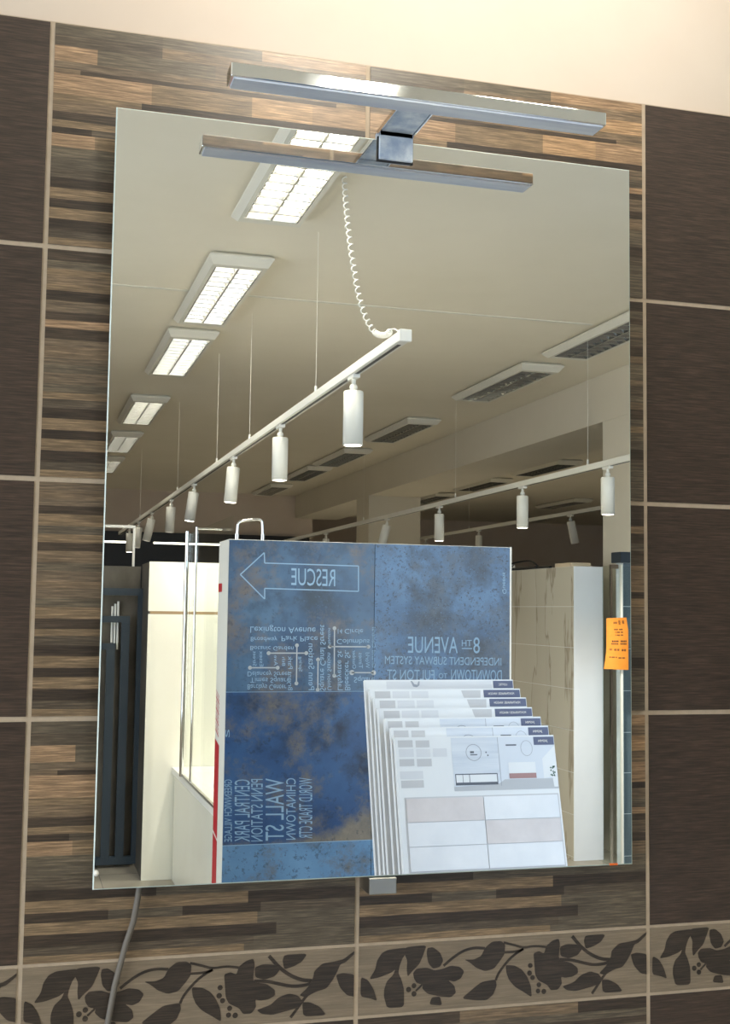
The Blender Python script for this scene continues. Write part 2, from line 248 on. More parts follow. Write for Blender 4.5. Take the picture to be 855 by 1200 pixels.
# blue weathered tile with rust clouds
def blue_tile(name, base, dark, light, rust, cr_scale, rust_amt, speck, arc=False):
    m = mat(name, base, .32); nt = m.node_tree; N = nt.nodes.new; L = nt.links.new; b = nt.nodes['Principled BSDF']
    tc = N('ShaderNodeTexCoord')
    def nz(scale, detail, off=0, rough=.6):
        mp = N('ShaderNodeMapping'); mp.inputs['Location'].default_value = (off, off*.7, off*1.3)
        n = N('ShaderNodeTexNoise'); n.inputs['Scale'].default_value = scale; n.inputs['Detail'].default_value = detail; n.inputs['Roughness'].default_value = rough
        L(tc.outputs['Object'], mp.inputs[0]); L(mp.outputs[0], n.inputs[0]); return n
    def ramp(src, a, b_, ca=(0,0,0,1), cb=(1,1,1,1)):
        r = N('ShaderNodeValToRGB'); r.color_ramp.elements[0].position = a; r.color_ramp.elements[1].position = b_
        r.color_ramp.elements[0].color = ca; r.color_ramp.elements[1].color = cb; L(src, r.inputs[0]); return r
    def mix(f, a, b_):
        x = N('ShaderNodeMix'); x.data_type = 'RGBA'; L(f, x.inputs[0])
        if isinstance(a, tuple): x.inputs[6].default_value = a
        else: L(a, x.inputs[6])
        if isinstance(b_, tuple): x.inputs[7].default_value = b_
        else: L(b_, x.inputs[7])
        return x
    big = ramp(nz(3.2, 4, 3).outputs[0], .38, .68)
    c0 = mix(big.outputs[0], base, light)
    d = ramp(nz(5, 6, 9).outputs[0], .5, .68); c1 = mix(d.outputs[0], c0.outputs[2], dark)
    r_ = ramp(nz(4.2, 9, 17, .75).outputs[0], .60-rust_amt, .72-rust_amt*.7); c2 = mix(r_.outputs[0], c1.outputs[2], rust)
    s_ = ramp(nz(cr_scale, 6, 5, .7).outputs[0], .56, .62); 
    k = N('ShaderNodeMath'); k.operation = 'MULTIPLY'; L(s_.outputs[0], k.inputs[0]); k.inputs[1].default_value = speck
    if arc:      # the print's weathered rim outside a big round blue field
        sx = N('ShaderNodeVectorMath'); sx.operation = 'DISTANCE'; sx.inputs[1].default_value = (.15, 0, 1.35)
        L(tc.outputs['Object'], sx.inputs[0]); ad = N('ShaderNodeMath'); ad.operation = 'MULTIPLY_ADD'
        L(nz(9, 8, 31, .7).outputs[0], ad.inputs[0]); ad.inputs[1].default_value = .12; L(sx.outputs['Value'], ad.inputs[2])
        ar = ramp(ad.outputs[0], .82, .86); rc_ = ramp(nz(14, 8, 41, .7).outputs[0], .35, .65, rust, srgb(132,124,112)); c2 = mix(ar.outputs[0], c2.outputs[2], rc_.outputs[0])
    c3 = mix(k.outputs[0], c2.outputs[2], dark)
    f_ = ramp(nz(cr_scale*1.7, 4, 25, .7).outputs[0], .6, .68); k2 = N('ShaderNodeMath'); k2.operation = 'MULTIPLY'; L(f_.outputs[0], k2.inputs[0]); k2.inputs[1].default_value = speck*.8
    c4 = mix(k2.outputs[0], c3.outputs[2], light)
    L(c4.outputs[2], b.inputs['Base Color'])
    return m
M['blue_a'] = blue_tile('blue_weathered_tile', srgb(46,74,108), srgb(44,58,74), srgb(78,108,138), srgb(106,100,98), 34, .11, .5)
M['blue_b'] = blue_tile('blue_crackled_tile', srgb(52,82,118), srgb(34,45,62), srgb(92,130,172), srgb(76,86,100), 95, .12, .95)
M['blue_c'] = blue_tile('deep_blue_tile', srgb(36,68,112), srgb(28,42,66), srgb(52,90,136), srgb(104,100,96), 30, .115, .45, True)
M['blue_d'] = blue_tile('light_blue_tile', srgb(88,128,168), srgb(62,82,100), srgb(108,148,186), srgb(106,102,98), 45, .09, .7)

def marble_mat():
    m = mat('beige_marble', srgb(190,182,165), .25); nt = m.node_tree; N = nt.nodes.new; L = nt.links.new; b = nt.nodes['Principled BSDF']
    tc = N('ShaderNodeTexCoord'); mp = N('ShaderNodeMapping'); mp.inputs['Rotation'].default_value = (math.radians(-28), 0, 0); mp.inputs['Scale'].default_value = (1, 1.6, .28)
    wv = N('ShaderNodeTexNoise'); wv.inputs['Scale'].default_value = 2.6; wv.inputs['Detail'].default_value = 5; wv.inputs['Distortion'].default_value = .3
    cr = N('ShaderNodeValToRGB'); e = cr.color_ramp.elements; e[0].position = .485; e[0].color = srgb(200,195,180); e[1].position = .515; e[1].color = srgb(196,190,175)
    k = e.new(.5); k.color = srgb(160,151,134)
    L(tc.outputs['Object'], mp.inputs[0]); L(mp.outputs[0], wv.inputs[0]); L(wv.outputs[0], cr.inputs[0]); L(cr.outputs[0], b.inputs['Base Color'])
    return m
M['marble'] = marble_mat()

# ------------------------------------------------------------------ room shell (given as seen in the mirror, then turned over)
BX0, BX1, BY, HC = -2.6, 10.5, 18.7, 3.1
m_ = MB(); m_.box(BX0-.1, BX1+.1, -.15, BY+.2, -.1, 0); 
fl = struct('floor', m_, M['floor'])
fj = MB()
for i in range(22): fj.box(BX0, BX1, i*.6+.47-.0015, i*.6+.47+.0015, .0002, .0006)
for i in range(21): fj.box(-2.5+i*.6-.0015, -2.5+i*.6+.0015, 0, 13.6, .0002, .0006)
fj.build('floor_joints', M['anthracite'], fl)
m_ = MB(); m_.box(BX0-.1, BX1+.1, -.15, BY+.2, HC, HC+.1); struct('ceiling', m_, M['ceiling'])
m_ = MB(); m_.box(BX0-.1, BX0, -.1, .6, 0, HC); m_.box(BX0-.1, BX0, 4.4, BY, 0, HC); m_.box(BX0-.1, BX0, .6, 4.4, 0, .5); m_.box(BX0-.1, BX0, .6, 4.4, 2.7, HC); struct('wall_left', m_, M['plaster'])
m_ = MB()
for a, b, c, d in ((.6,4.4,.5,.56),(.6,4.4,2.64,2.7),(.6,.66,.56,2.64),(4.34,4.4,.56,2.64),(2.47,2.53,.56,2.64)): m_.box(BX0-.08, BX0-.02, a, b, c, d)
w2 = struct('window_2', m_, M['white_metal']); m_ = MB(); m_.box(BX0-.052, BX0-.046, .66, 4.34, .56, 2.64); m_.build('pane', M['window_glass'], w2)
m_ = MB(); m_.box(BX1, BX1+.1, -.1, BY, 0, HC); struct('wall_right', m_, M['plaster'])
m_ = MB(); m_.box(BX0, 3.95, 15.26, 15.36, 0, HC); m_.box(3.85, 3.95, 15.36, BY, 0, HC); m_.box(3.95, BX1, 18.6, 18.7, 0, HC)
struct('wall_back', m_, M['plaster'])
m_ = MB(); m_.box(.9, 3.9, 15.2, 15.259, 0, 2.53); m_.box(4.0, 10.4, 18.5, 18.599, 0, 2.3); 
struct('trim_1', m_, M['dark_clad'])
m_ = MB(); m_.box(.2, 3.0, 4.72, 4.745, HC-.004, HC-.0002); t2_ = struct('trim_2', m_, M['housing']); m_ = MB(); m_.box(.2, 3.0, 4.745, 4.752, HC-.002, HC-.0002); m_.build('gap', M['anthracite'], t2_)
m_ = MB(); m_.box(3.7, 4.3, .6, 15.25, 2.78, HC-.001); struct('trim_3', m_, M['beam'])
for n, y in (('column_1', 5.5), ('column_2', 11.57)):
    m_ = MB(); m_.box(3.701, 4.299, y, y+.49, 0, 2.779); struct('trim_%d' % (4 if n[-1]=='1' else 5), m_, M['beam'])

# front wall with the tiles (real coordinates, y = 0 is the tile face)
PT = .253; TW = .3597; ZT = 2.1427; g = .0055
wf = MB()
def wall_with_hole(mb, x0, x1, z0, z1, hx0, hx1, hz0, hz1, y0, y1):
    mb.box(x0, hx0, y0, y1, z0, z1); mb.box(hx1, x1, y0, y1, z0, z1)
    mb.box(hx0, hx1, y0, y1, z0, hz0); mb.box(hx0, hx1, y0, y1, hz1, z1)
wall_with_hole(wf, BX0, BX1, 0, HC, 1.85, 4.75, .6, 2.9, .007, .2)
wfo = struct('wall_front', wf, M['plaster'], mir=False)
rows = [(ZT-PT*(k+1), ZT-PT*k) for k in range(4)]
zb1 = ZT-4*PT; zb0 = zb1-.0765
rows2 = []; z = zb0
while z-PT > 0: rows2.append((z-PT, z)); z -= PT
rows2.append((0, z))
gr = MB(); gr.box(-5*TW, 1.79, .0015, .007, 0, ZT-.001); gr.build('grout', M['grout'], wfo, False)
PAL = [srgb(172,138,102), srgb(158,128,98), srgb(132,110,84), srgb(122,102,80), srgb(104,92,75), srgb(96,85,70), srgb(88,76,62), srgb(72,59,47), srgb(61,49,39), srgb(114,97,78)]
def tile_box(mb, x0, x1, z0, z1):
    mb.box(x0+g/2, x1-g/2, 0, .0065, z0+g/2, z1-g/2)
st = MB()
rnd = random.Random(21)
LIGHT = [1, 2, 3, 9, 2, 9]; DARK = [4, 5, 6, 7, 8, 7, 3]
def stripe_design(seed, low):
    r = random.Random(seed); out = []; z = 0; k = 0
    while z < (.66 if low else .999):
        h = r.choice([.03,.036,.044,.05,.036]); grp = (LIGHT, DARK)[k % 2] if r.random() < .8 else DARK
        cut = r.choice([.24,.38,.46,.55,.62,.66,.7,.75]); c = r.choice(grp); d = r.choice(grp if r.random() < .4 else DARK)
        segs = [(0, cut, PAL[c]), (cut, 1, PAL[d])]
        if cut > .55 and r.random() < .4: segs = [(0, cut*.45, PAL[c]), (cut*.45, cut, PAL[r.choice(DARK)]), (cut, 1, PAL[d])]
        out.append((z, min(z+h, .66 if low else 1), segs)); z += h; k += 1
    if low:      # lower third of the print
        D_, G_, T_, M_ = PAL[8], PAL[5], PAL[2], PAL[6]
        out += [(.66,.70,[(0,.62,M_),(.62,1,PAL[4])]), (.70,.745,[(0,.38,D_),(.38,.62,G_),(.62,1,G_)]), (.745,.795,[(0,.66,T_),(.66,1,D_)]),
                (.795,.835,[(0,.24,D_),(.24,.46,G_),(.46,.7,D_),(.7,1,M_)]), (.835,.885,[(0,.69,T_),(.69,1,G_)]), (.885,.935,[(0,.75,D_),(.75,1,G_)]),
                (.935,.97,[(0,.68,M_),(.68,1,G_)]), (.97,1,[(0,.65,T_),(.65,1,G_)])]
    return out
DES = [stripe_design(s_, 1) for s_ in (3, 11, 5)]
P_ = PAL
DES[0] = [(0,.05,[(0,.33,P_[5]),(.33,.65,P_[4]),(.65,1,P_[1])]), (.05,.10,[(0,.33,P_[6]),(.33,1,P_[3])]), (.10,.17,[(0,.13,P_[1]),(.13,.5,P_[4]),(.5,.75,P_[9]),(.75,1,P_[0])]),
    (.17,.205,[(0,.4,P_[9]),(.4,1,P_[3])]), (.205,.225,[(0,.08,P_[3]),(.08,.9,P_[7]),(.9,1,P_[2])]), (.225,.32,[(0,.3,P_[1]),(.3,.62,P_[2]),(.62,.82,P_[0]),(.82,1,P_[1])]),
    (.32,.35,[(0,.27,P_[2]),(.27,1,P_[8])]), (.35,.40,[(0,.27,P_[3]),(.27,.8,P_[0]),(.8,1,P_[9])]), (.40,.44,[(0,.2,P_[7]),(.2,1,P_[5])]), (.44,.47,[(0,.6,P_[2]),(.6,1,P_[1])]),
    (.47,.50,[(0,.12,P_[8]),(.12,.7,P_[6]),(.7,1,P_[7])]), (.50,.56,[(0,.13,P_[1]),(.13,.6,P_[2]),(.6,1,P_[9])]), (.56,.60,[(0,.3,P_[4]),(.3,1,P_[7])]), (.60,.66,[(0,.5,P_[5]),(.5,1,P_[3])])] + [r_ for r_ in DES[0] if r_[0] >= .659]
def stripe_tile(mb, x0, x1, z0, z1, d):
    x0 += g/2; x1 -= g/2; z0 += g/2; z1 -= g/2
    mb.col = PAL[4]; mb.box(x0, x1, .0004, .0065, z0, z1)
    for a, b, segs in DES[d]:
        for s0, s1, c in segs:
            mb.col = c
            mb.add([(x0+(x1-x0)*s0, 0, z1-(z1-z0)*b), (x0+(x1-x0)*s1, 0, z1-(z1-z0)*b), (x0+(x1-x0)*s1, 0, z1-(z1-z0)*a), (x0+(x1-x0)*s0, 0, z1-(z1-z0)*a)], [(0,1,2,3)])
for i, (a, b) in enumerate(rows+rows2):
    for c in (0, 1): stripe_tile(st, c*TW, (c+1)*TW, a, b, i % 3)
st.build('striped_tiles', M['stripe'], wfo, False, colattr=True)
dk = MB()
for a, b in rows+rows2:
    for c in (-5,-4,-3,-2,-1,2,3): tile_box(dk, c*TW, (c+1)*TW if c != 3 else 1.79, a, b)
dk.build('dark_tiles', M['dark_tile'], wfo, False)
bd = MB()
for c in range(-5, 4): bd.box(c*TW+g/2, min((c+1)*TW, 1.79)-g/2, 0, .0065, zb0+.001, zb1-.001)
bd.build('border_tiles', M['band'], wfo, False)
def chaikin(p, n=2):
    for _ in range(n):
        q = []
        for i in range(len(p)):
            a, b = p[i], p[(i+1) % len(p)]
            q += [(a[0]*.86+b[0]*.14, a[1]*.86+b[1]*.14), (a[0]*.14+b[0]*.86, a[1]*.14+b[1]*.86)]
        p = q
    return p
mo = MB()
def flat(mb, pts, y0=-.0005):
    ar = sum(pts[i][0]*pts[(i+1)%len(pts)][1]-pts[(i+1)%len(pts)][0]*pts[i][1] for i in range(len(pts)))
    if ar < 0: pts = pts[::-1]
    n = len(pts); vs = [(a, y0, b) for a, b in pts] + [(a, .0005, b) for a, b in pts]
    mb.add(vs, [tuple(range(n))] + [(i, n+i, n+(i+1)%n, (i+1)%n) for i in range(n)])
for c in range(-4, 4):
    ox, oz = c*TW, zb1
    for i_, p in enumerate(FLORAL):
        pts = [(ox+min(max(a, g/2), (TW if c != 3 else 1.79-3*TW)-g/2), oz+max(b, -.0745)) for a, b in chaikin(p, 2)]
        flat(mo, pts, -.0004-.00002*i_)
    for pl, wd in FSTEM:
        for k in range(3):
            pl2 = [pl[0]]
            for i in range(len(pl)-1):
                a, b = pl[i], pl[i+1]; pl2 += [(a[0]*.75+b[0]*.25, a[1]*.75+b[1]*.25), (a[0]*.25+b[0]*.75, a[1]*.25+b[1]*.75)]
            pl = pl2 + [pl[-1]]
            if k == 1: break
        Lp = []; Rp = []
        for i, q in enumerate(pl):
            a = pl[max(0, i-1)]; b = pl[min(len(pl)-1, i+1)]; t = Vector((b[0]-a[0], b[1]-a[1])).normalized(); nn = Vector((-t.y, t.x))*wd/2
            Lp.append((ox+q[0]+nn.x, oz+q[1]+nn.y)); Rp.append((ox+q[0]-nn.x, oz+q[1]-nn.y))
        for i in range(len(pl)-1): flat(mo, [Lp[i], Lp[i+1], Rp[i+1], Rp[i]], -.00035)
    for x, z, r_ in FDOT: flat(mo, [(ox+x+r_*math.cos(2*PI*k/12), oz+z+r_*math.sin(2*PI*k/12)) for k in range(12)])
mo.build('floral_motif', M['motif'], wfo, False)

# shop window in the front wall, right of the tiled part
wn = MB()
wn.box(1.85, 4.75, .02, .09, .6, .66); wn.box(1.85, 4.75, .02, .09, 2.84, 2.9); wn.box(1.85, 1.91, .02, .09, .66, 2.84); wn.box(4.69, 4.75, .02, .09, .66, 2.84); wn.box(3.27, 3.33, .02, .09, .66, 2.84)
wno = struct('window_1', wn, M['white_metal'], mir=False)
p_ = MB(); p_.box(1.91, 3.27, .05, .056, .66, 2.84); p_.box(3.33, 4.69, .05, .056, .66, 2.84); p_.build('pane', M['window_glass'], wno, False)

# ------------------------------------------------------------------ the mirror on the wall
mr = thing('wall_mirror', 'large frameless rectangular mirror hanging on the striped tiles, reflecting the shop', 'mirror', (.3745, -.0295, 1.213), mir=False)
W2, HM = .306, .826
m_ = MB(); m_.poly([(-W2+.0012,-.0055,.0012),(W2-.0012,-.0055,.0012),(W2-.0012,-.0055,HM-.0012),(-W2+.0012,-.0055,HM-.0012)]); m_.build('mirror_face', M['silver'], mr, False)
m_ = MB()
o_ = [(-W2,-.0045,0),(W2,-.0045,0),(W2,-.0045,HM),(-W2,-.0045,HM)]; i_ = [(-W2+.0012,-.0055,.0012),(W2-.0012,-.0055,.0012),(W2-.0012,-.0055,HM-.0012),(-W2+.0012,-.0055,HM-.0012)]
bk = [(a,0,c) for a,b,c in o_]
m_.add(o_+i_, [(k,(k+1)%4,4+(k+1)%4,4+k) for k in range(4)]); m_.add(o_+bk, [((k+1)%4,k,4+k,4+(k+1)%4) for k in range(4)]+[(7,6,5,4)])
m_.build('glass_edge', M['glass_edge'], mr, False)
m_ = MB(); m_.box(-W2+.06, W2-.06, .0001, .0289, .05, HM-.05); m_.build('backing_frame', M['backing'], mr, False)
m_ = MB(); m_.box(-.013, .018, -.0115, .0285, -.018, -.0006, .0008); m_.build('support_clip', M['steel'], mr, False)
m_ = MB(); m_.lathe([(0,-.002),(.0028,-.002),(.0028,.0015),(0,.002)], 12, Matrix.Translation((-W2+.003,-.0068,.017)) @ Matrix.Rotation(PI/2, 4, 'X')); m_.build('edge_stud', M['white_plastic'], mr, False)
tagl = MB(); tagl.box(-.005, .005, -.0008, 0, -.0008, .0013); s_ = tagl.build('orange_fleck', mat('plain_orange', srgb(240,110,40), .5), None, False)  # small flat orange fleck on the mirror face
s_.location = (.656, -.0352, 1.2138); s_['label'] = 'tiny orange fleck at lower right corner of the mirror'; s_['category'] = 'sticker'

# lamp over the mirror: one real bar, its twin in the picture is the reflection
lp = thing('mirror_lamp', 'slim chrome bar lamp clamped to the top edge of the mirror', 'lamp', (.382, -.035, 2.012), mir=False)
m_ = MB(); m_.box(.1735-.382, .592-.382, -.113, -.085, .0275, .0425, .0012); m_.build('light_bar', M['chrome'], lp, False)
m_ = MB(); m_.box(.177-.382, .5885-.382, -.1115, -.0865, .0257, .0275); m_.build('diffuser', M['diffuser'], lp, False)
m_ = MB(); m_.box(-.020, .022, -.087, .006, .0365, .0395, .0005); m_.box(-.020, -.0185, -.087, .002, .033, .0365); m_.box(.0205, .022, -.087, .002, .033, .0365); m_.build('arm', M['chrome'], lp, False)
m_ = MB(); m_.box(-.018, .020, -.084, -.006, .0345, .0364); m_.build('protective_film', M['film'], lp, False)
m_ = MB(); m_.box(-.0195, .0205, -.0065, -.0022, .002, .0365, .0008); m_.box(-.0195, .0205, -.0065, .012, .0298, .0365); m_.build('clamp', M['film'], lp, False)
m_ = MB(); m_.box(-.021, .022, -.0022, -.0004, .001, .0295); m_.build('clamp_gasket', M['black'], lp, False)
# cable
m_ = MB(); 
cp = [(.122,-.012,1.26),(.119,-.016,1.222),(.1165,-.017,1.2),(.113,-.014,1.175),(.106,-.009,1.15),(.096,-.007,1.108),(.090,-.006,1.07),(.087,-.006,1.0),(.084,-.006,.8),(.082,-.006,.5)]
m_.tube([Vector(q)-Vector((.082,-.006,.5)) for q in cp], .0032, 10)
co = m_.build('power_cable', M['cable'], None, False); co.location = (.082,-.006,.5); co['label'] = 'thin grey cable hanging down from behind the lower left of the mirror'; co['category'] = 'cable'

# ------------------------------------------------------------------ ceiling lights
ORD = ['first','second','third','fourth','fifth','sixth','seventh','eighth','ninth']
def ceiling_fixture(label, loc, lit, group):
    t = thing('ceiling_light', label, 'ceiling light', loc, group)
    h = MB(); ow, ol, iw, il = .146, .65, .108, .56
    aw = ow-.02; al = ol-.02; a = [(-aw,-al,0),(aw,-al,0),(aw,al,0),(-aw,al,0)]; b = [(-ow,-ol,-.014),(ow,-ol,-.014),(ow,ol,-.014),(-ow,ol,-.014)]; b2 = [(p[0],p[1],-.022) for p in b]
    c = [(-ow+.02,-ol+.045,-.052),(ow-.02,-ol+.045,-.052),(ow-.02,ol-.045,-.052),(-ow+.02,ol-.045,-.052)]
    d = [(-iw,-il,-.052),(iw,-il,-.052),(iw,il,-.052),(-iw,il,-.052)]; e = [(-iw,-il,-.012),(iw,-il,-.012),(iw,il,-.012),(-iw,il,-.012)]
    vs = a+b+b2+c+d+e
    fs = []
    for l in range(5): fs += [(4*l+k, 4*l+(k+1)%4, 4*l+4+(k+1)%4, 4*l+4+k) for k in range(4)]
    fs = [f[::-1] for f in fs]
    fs += [(20,21,22,23)[::-1]]
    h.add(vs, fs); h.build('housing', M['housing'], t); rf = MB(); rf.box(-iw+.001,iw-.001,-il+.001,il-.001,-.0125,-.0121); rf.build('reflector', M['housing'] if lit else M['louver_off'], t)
    l = MB(); n = 13
    for k in range(n+1):
        y = -il+2*il*k/n
        l.frustum((-iw,iw,y-.005,y+.005,-.051),(-iw,iw,y-.011,y+.011,-.031))
    for x in (-iw+.002, 0, iw-.002): l.frustum((x-.004,x+.004,-il,il,-.0512),(x-.009,x+.009,-il,il,-.031))
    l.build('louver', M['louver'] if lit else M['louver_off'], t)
    for x in (-.052, .052):
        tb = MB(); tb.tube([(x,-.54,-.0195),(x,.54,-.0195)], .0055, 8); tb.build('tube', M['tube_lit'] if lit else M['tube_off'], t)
    return t
def fixture_lamp(loc, power):
    q = (loc[0], 2*YM-loc[1]); area('ceiling_light_glow', (q[0], q[1], HC-.0275), .2, 1.1, power, (1,.945,.83), (0,0,0))
XA, XB = .915, 3.165
lit0 = ceiling_fixture('lit louvred ceiling light, nearest the mirror in the left row', (XA, 2.80, HC-.0005), True, None)
PA = (24, 18, 12, 9, 8)
fixture_lamp((XA, 2.80), 30)
for i, y in enumerate((4.64, 6.18, 8.45, 10.4, 12.3)):
    dup(lit0, (XA, y, HC-.0005), 'lit louvred ceiling light, %s from the mirror in the left row' % ORD[i+1]); fixture_lamp((XA, y), PA[i])
dup(lit0, (XA, .95, HC-.0005), 'lit louvred ceiling light above the place where one stands at the mirror'); fixture_lamp((XA, .95), 8)
off0 = ceiling_fixture('unlit louvred ceiling light, nearest the mirror in the middle row', (XB, 4.8, HC-.0005), False, None)
for i, y in enumerate((6.4, 8.75, 10.75, 12.3, 14.3)):
    dup(off0, (XB, y, HC-.0005), 'unlit louvred ceiling light, %s from the mirror in the middle row' % ORD[i+1])
for i, (x, y, s_) in enumerate(((5.45,10.8,'nearest'),(5.45,12.65,'second'),(5.45,14.6,'third'),(7.45,14.6,''))):
    dup(off0, (x, y, HC-.0005), 'unlit louvred ceiling light beyond the beam, %s of the row behind it' % s_ if s_ else 'unlit louvred ceiling light farthest right, deep beyond the beam')

# ------------------------------------------------------------------ tracks and spots
def track(x, y0, y1, z, wires, label):
    t = thing('lighting_track', label, 'lighting track', (x, y0, z))
    m = MB(); m.box(-.018,.018,0,y1-y0,0,.034,.003); m.build('rail', M['white_metal'], t)
    m = MB(); m.box(-.006,.006,.05,y1-y0-.05,-.0012,-.0001); m.build('slot', M['black'], t)
    m = MB(); m.box(-.021,.021,-.02,-.0002,-.003,.037,.003); m.build('end_cap', M['white_plastic'], t)
    for yw in wires:
        m = MB(); m.tube([(0,yw-y0,.0345),(0,yw-y0,HC-z-.0005)], .0009, 6); m.tube([(0,yw-y0,.0345),(0,yw-y0,.065)], .006, 8); m.build('suspension_wire', M['white_metal'], t)
    return t
track(1.167, 2.39, 13.4, 2.375, (3.6, 5.1, 6.2, 8.1, 11.0), 'long white lighting track hung on wires, starting at the coiled cord')
track(3.055, 3.2, 13.2, 2.305, (4.9, 7.05, 9.5), 'long white lighting track hung in front of the beam')
track(4.85, 6.9, 14.5, 2.41, (8.2, 11.5), 'white lighting track hung beyond the beam and the columns')
def spot_lamp(loc, Mt, power, cone=135):
    d = bpy.data.lights.new('spotlight_glow', 'SPOT'); d.energy = power; d.spot_size = math.radians(cone); d.spot_blend = 1; d.shadow_soft_size = .03; d.color = (1,.95,.85)
    o = bpy.data.objects.new('spotlight_glow', d); C.objects.link(o)
    p = Mt @ Vector((0,0,-.2525)); q = Mt @ Vector((0,0,-1.2)); a = Vector(R(Vector(loc)+p)); b = Vector(R(Vector(loc)+q))
    o.location = a; o.rotation_euler = (b-a).to_track_quat('-Z', 'Y').to_euler()
def spot(label, loc, lit, tilt=0, tdir=0, group=None, power=0, cone=135):
    t = thing('track_spotlight', label, 'spotlight', loc, group)
    m = MB(); m.box(-.014,.014,-.04,.04,-.014,-.0003,.002); m.build('adapter', M['white_plastic'], t)
    m = MB(); m.tube([(0,0,-.0143),(0,0,-.045)], .008, 12); m.lathe([(.001,-.06),(.012,-.055),(.016,-.045),(.012,-.035),(.001,-.03)], 14); m.build('joint', M['white_metal'], t)
    Mt = Matrix.Translation((0,0,-.047)) @ Matrix.Rotation(tdir,4,'Z') @ Matrix.Rotation(tilt,4,'Y')
    b = MB(); b.lathe([(.031,-.213),(.037,-.215),(.037,-.016),(.034,-.012),(.0,-.012)], 28, Mt); bo = b.build('body', M['white_metal'], t)
    l = MB(); l.lathe([(.0,-.2165),(.024,-.2165),(.0309,-.2152),(.0309,-.2135)], 28, Mt); l.build('lens', M['spot_lit'] if lit else M['spot_off'], t)
    if lit and power: spot_lamp(loc, Mt, power, cone)
    return t
T1 = [(3.0,1,0,0,8),(4.3,1,0,0,75),(5.58,1,.07,0,60),(7.18,1,.13,0,50),(8.47,0,.04,0,0),(9.88,0,.22,0,0),(11.1,0,.08,0,0),(12.1,1,0,0,90)]
for i,(y,lit,ti,td,pw) in enumerate(T1):
    spot('white cylinder spotlight, %s from the mirror on the track with the coiled cord' % ORD[i], (1.167, y, 2.375), lit, ti, td, None, pw)
T2 = [(4.66,1,0,0,125),(5.82,1,0,0,0),(7.4,1,0,0,70),(8.75,0,.25,0,0),(10.9,1,0,0,60),(12.6,0,0,0,0)]
for i,(y,lit,ti,td,pw) in enumerate(T2):
    spot('white cylinder spotlight, %s from the mirror on the track before the beam' % ORD[i], (3.055, y, 2.305), lit, ti, td, None, pw)
for i,(y,ti) in enumerate(((8.9,-.22),(11.2,0),(13.0,0))):
    spot('white cylinder spotlight, %s from the mirror on the track beyond the beam' % ORD[i], (4.85, y, 2.41), i > 0, ti, 0, None, 260)
track(.45, .03, 1.3, 2.72, (.3, 1.0), 'added unseen short lighting track above the place where one stands at the mirror')
spot('added unseen spotlight brightening the wall above the mirror', (.45, .95, 2.72), 1, math.radians(80), -PI/2+math.pi, None, 40, 90)  # track and spot are added out of view to brighten the wall top
# coiled cord from the ceiling to the end of the track
COIL[-1] = (1.167, 2.386, 2.4135); base = Vector((1.10, 2.93, 3.099)); pts = [Vector(q)-base for q in COIL]
def catmull(p, n):
    out = []
    for i in range(len(p)-1):
        a, b, c, d = p[max(0,i-1)], p[i], p[i+1], p[min(len(p)-1,i+2)]
        for k in range(n):
            t = k/n; out.append(.5*((2*b)+(c-a)*t+(2*a-5*b+4*c-d)*t*t+(3*b-a-3*c+d)*t**3))
    return out+[p[-1]]
cl = catmull(pts, 60); hel = []; ph = 0
tot = sum((cl[i+1]-cl[i]).length for i in range(len(cl)-1)); acc = 0
for i in range(len(cl)-1):
    t = (cl[min(i+1,len(cl)-1)]-cl[max(0,i-1)]).normalized(); a = Vector((1,0,0)); a = (a-t*a.dot(t)).normalized(); b = t.cross(a)
    acc += (cl[i+1]-cl[i]).length/tot
    pitch_ = .03 if acc < .72 else .0085
    r_ = .0085 if acc < .84 else max(0, .0085*(1-(acc-.84)/.02))
    ph += (cl[i+1]-cl[i]).length/pitch_*2*PI
    hel.append((cl[i], a, b, ph, r_))
fine = []
for i in range(len(hel)-1):
    for k in range(4):
        t = k/4; c0 = hel[i][0].lerp(hel[i+1][0], t); p_ = hel[i][3]*(1-t)+hel[i+1][3]*t; r_ = hel[i][4]
        fine.append(c0 + hel[i][1]*math.cos(p_)*r_ + hel[i][2]*math.sin(p_)*r_)
m_ = MB(); m_.tube(fine, .0026, 5); tag(m_.build('coiled_cord', M['white_plastic']), 'white coiled cord hanging from the ceiling to the end of a lighting track', 'cord', None, base)

# ------------------------------------------------------------------ lettering
def glyphs(s):
    cu = bpy.data.curves.new('lettering', 'FONT'); cu.body = s; cu.size = 1; cu.resolution_u = 3
    o = bpy.data.objects.new('lettering', cu); C.objects.link(o)
    dg = bpy.context.evaluated_depsgraph_get(); me = bpy.data.meshes.new_from_object(o.evaluated_get(dg))
    vs = [v.co.copy() for v in me.vertices]; fs = [tuple(p.vertices) for p in me.polygons]
    bpy.data.objects.remove(o); bpy.data.curves.remove(cu); bpy.data.meshes.remove(me)
    return vs, fs
CAP = max(v.y for v in glyphs('H')[0])
def letter(mb, s, P, A, B, T):      # P maps (a, b) of the surface to a point in space
    vs, fs = glyphs(s)
    if not vs: return
    x0 = min(v.x for v in vs); x1 = max(v.x for v in vs)
    out = [P(A[0]+(B[0]-A[0])*(v.x-x0)/(x1-x0)+(T[0]-A[0])*v.y/CAP, A[1]+(B[1]-A[1])*(v.x-x0)/(x1-x0)+(T[1]-A[1])*v.y/CAP) for v in vs]
    mb.add(out, fs)

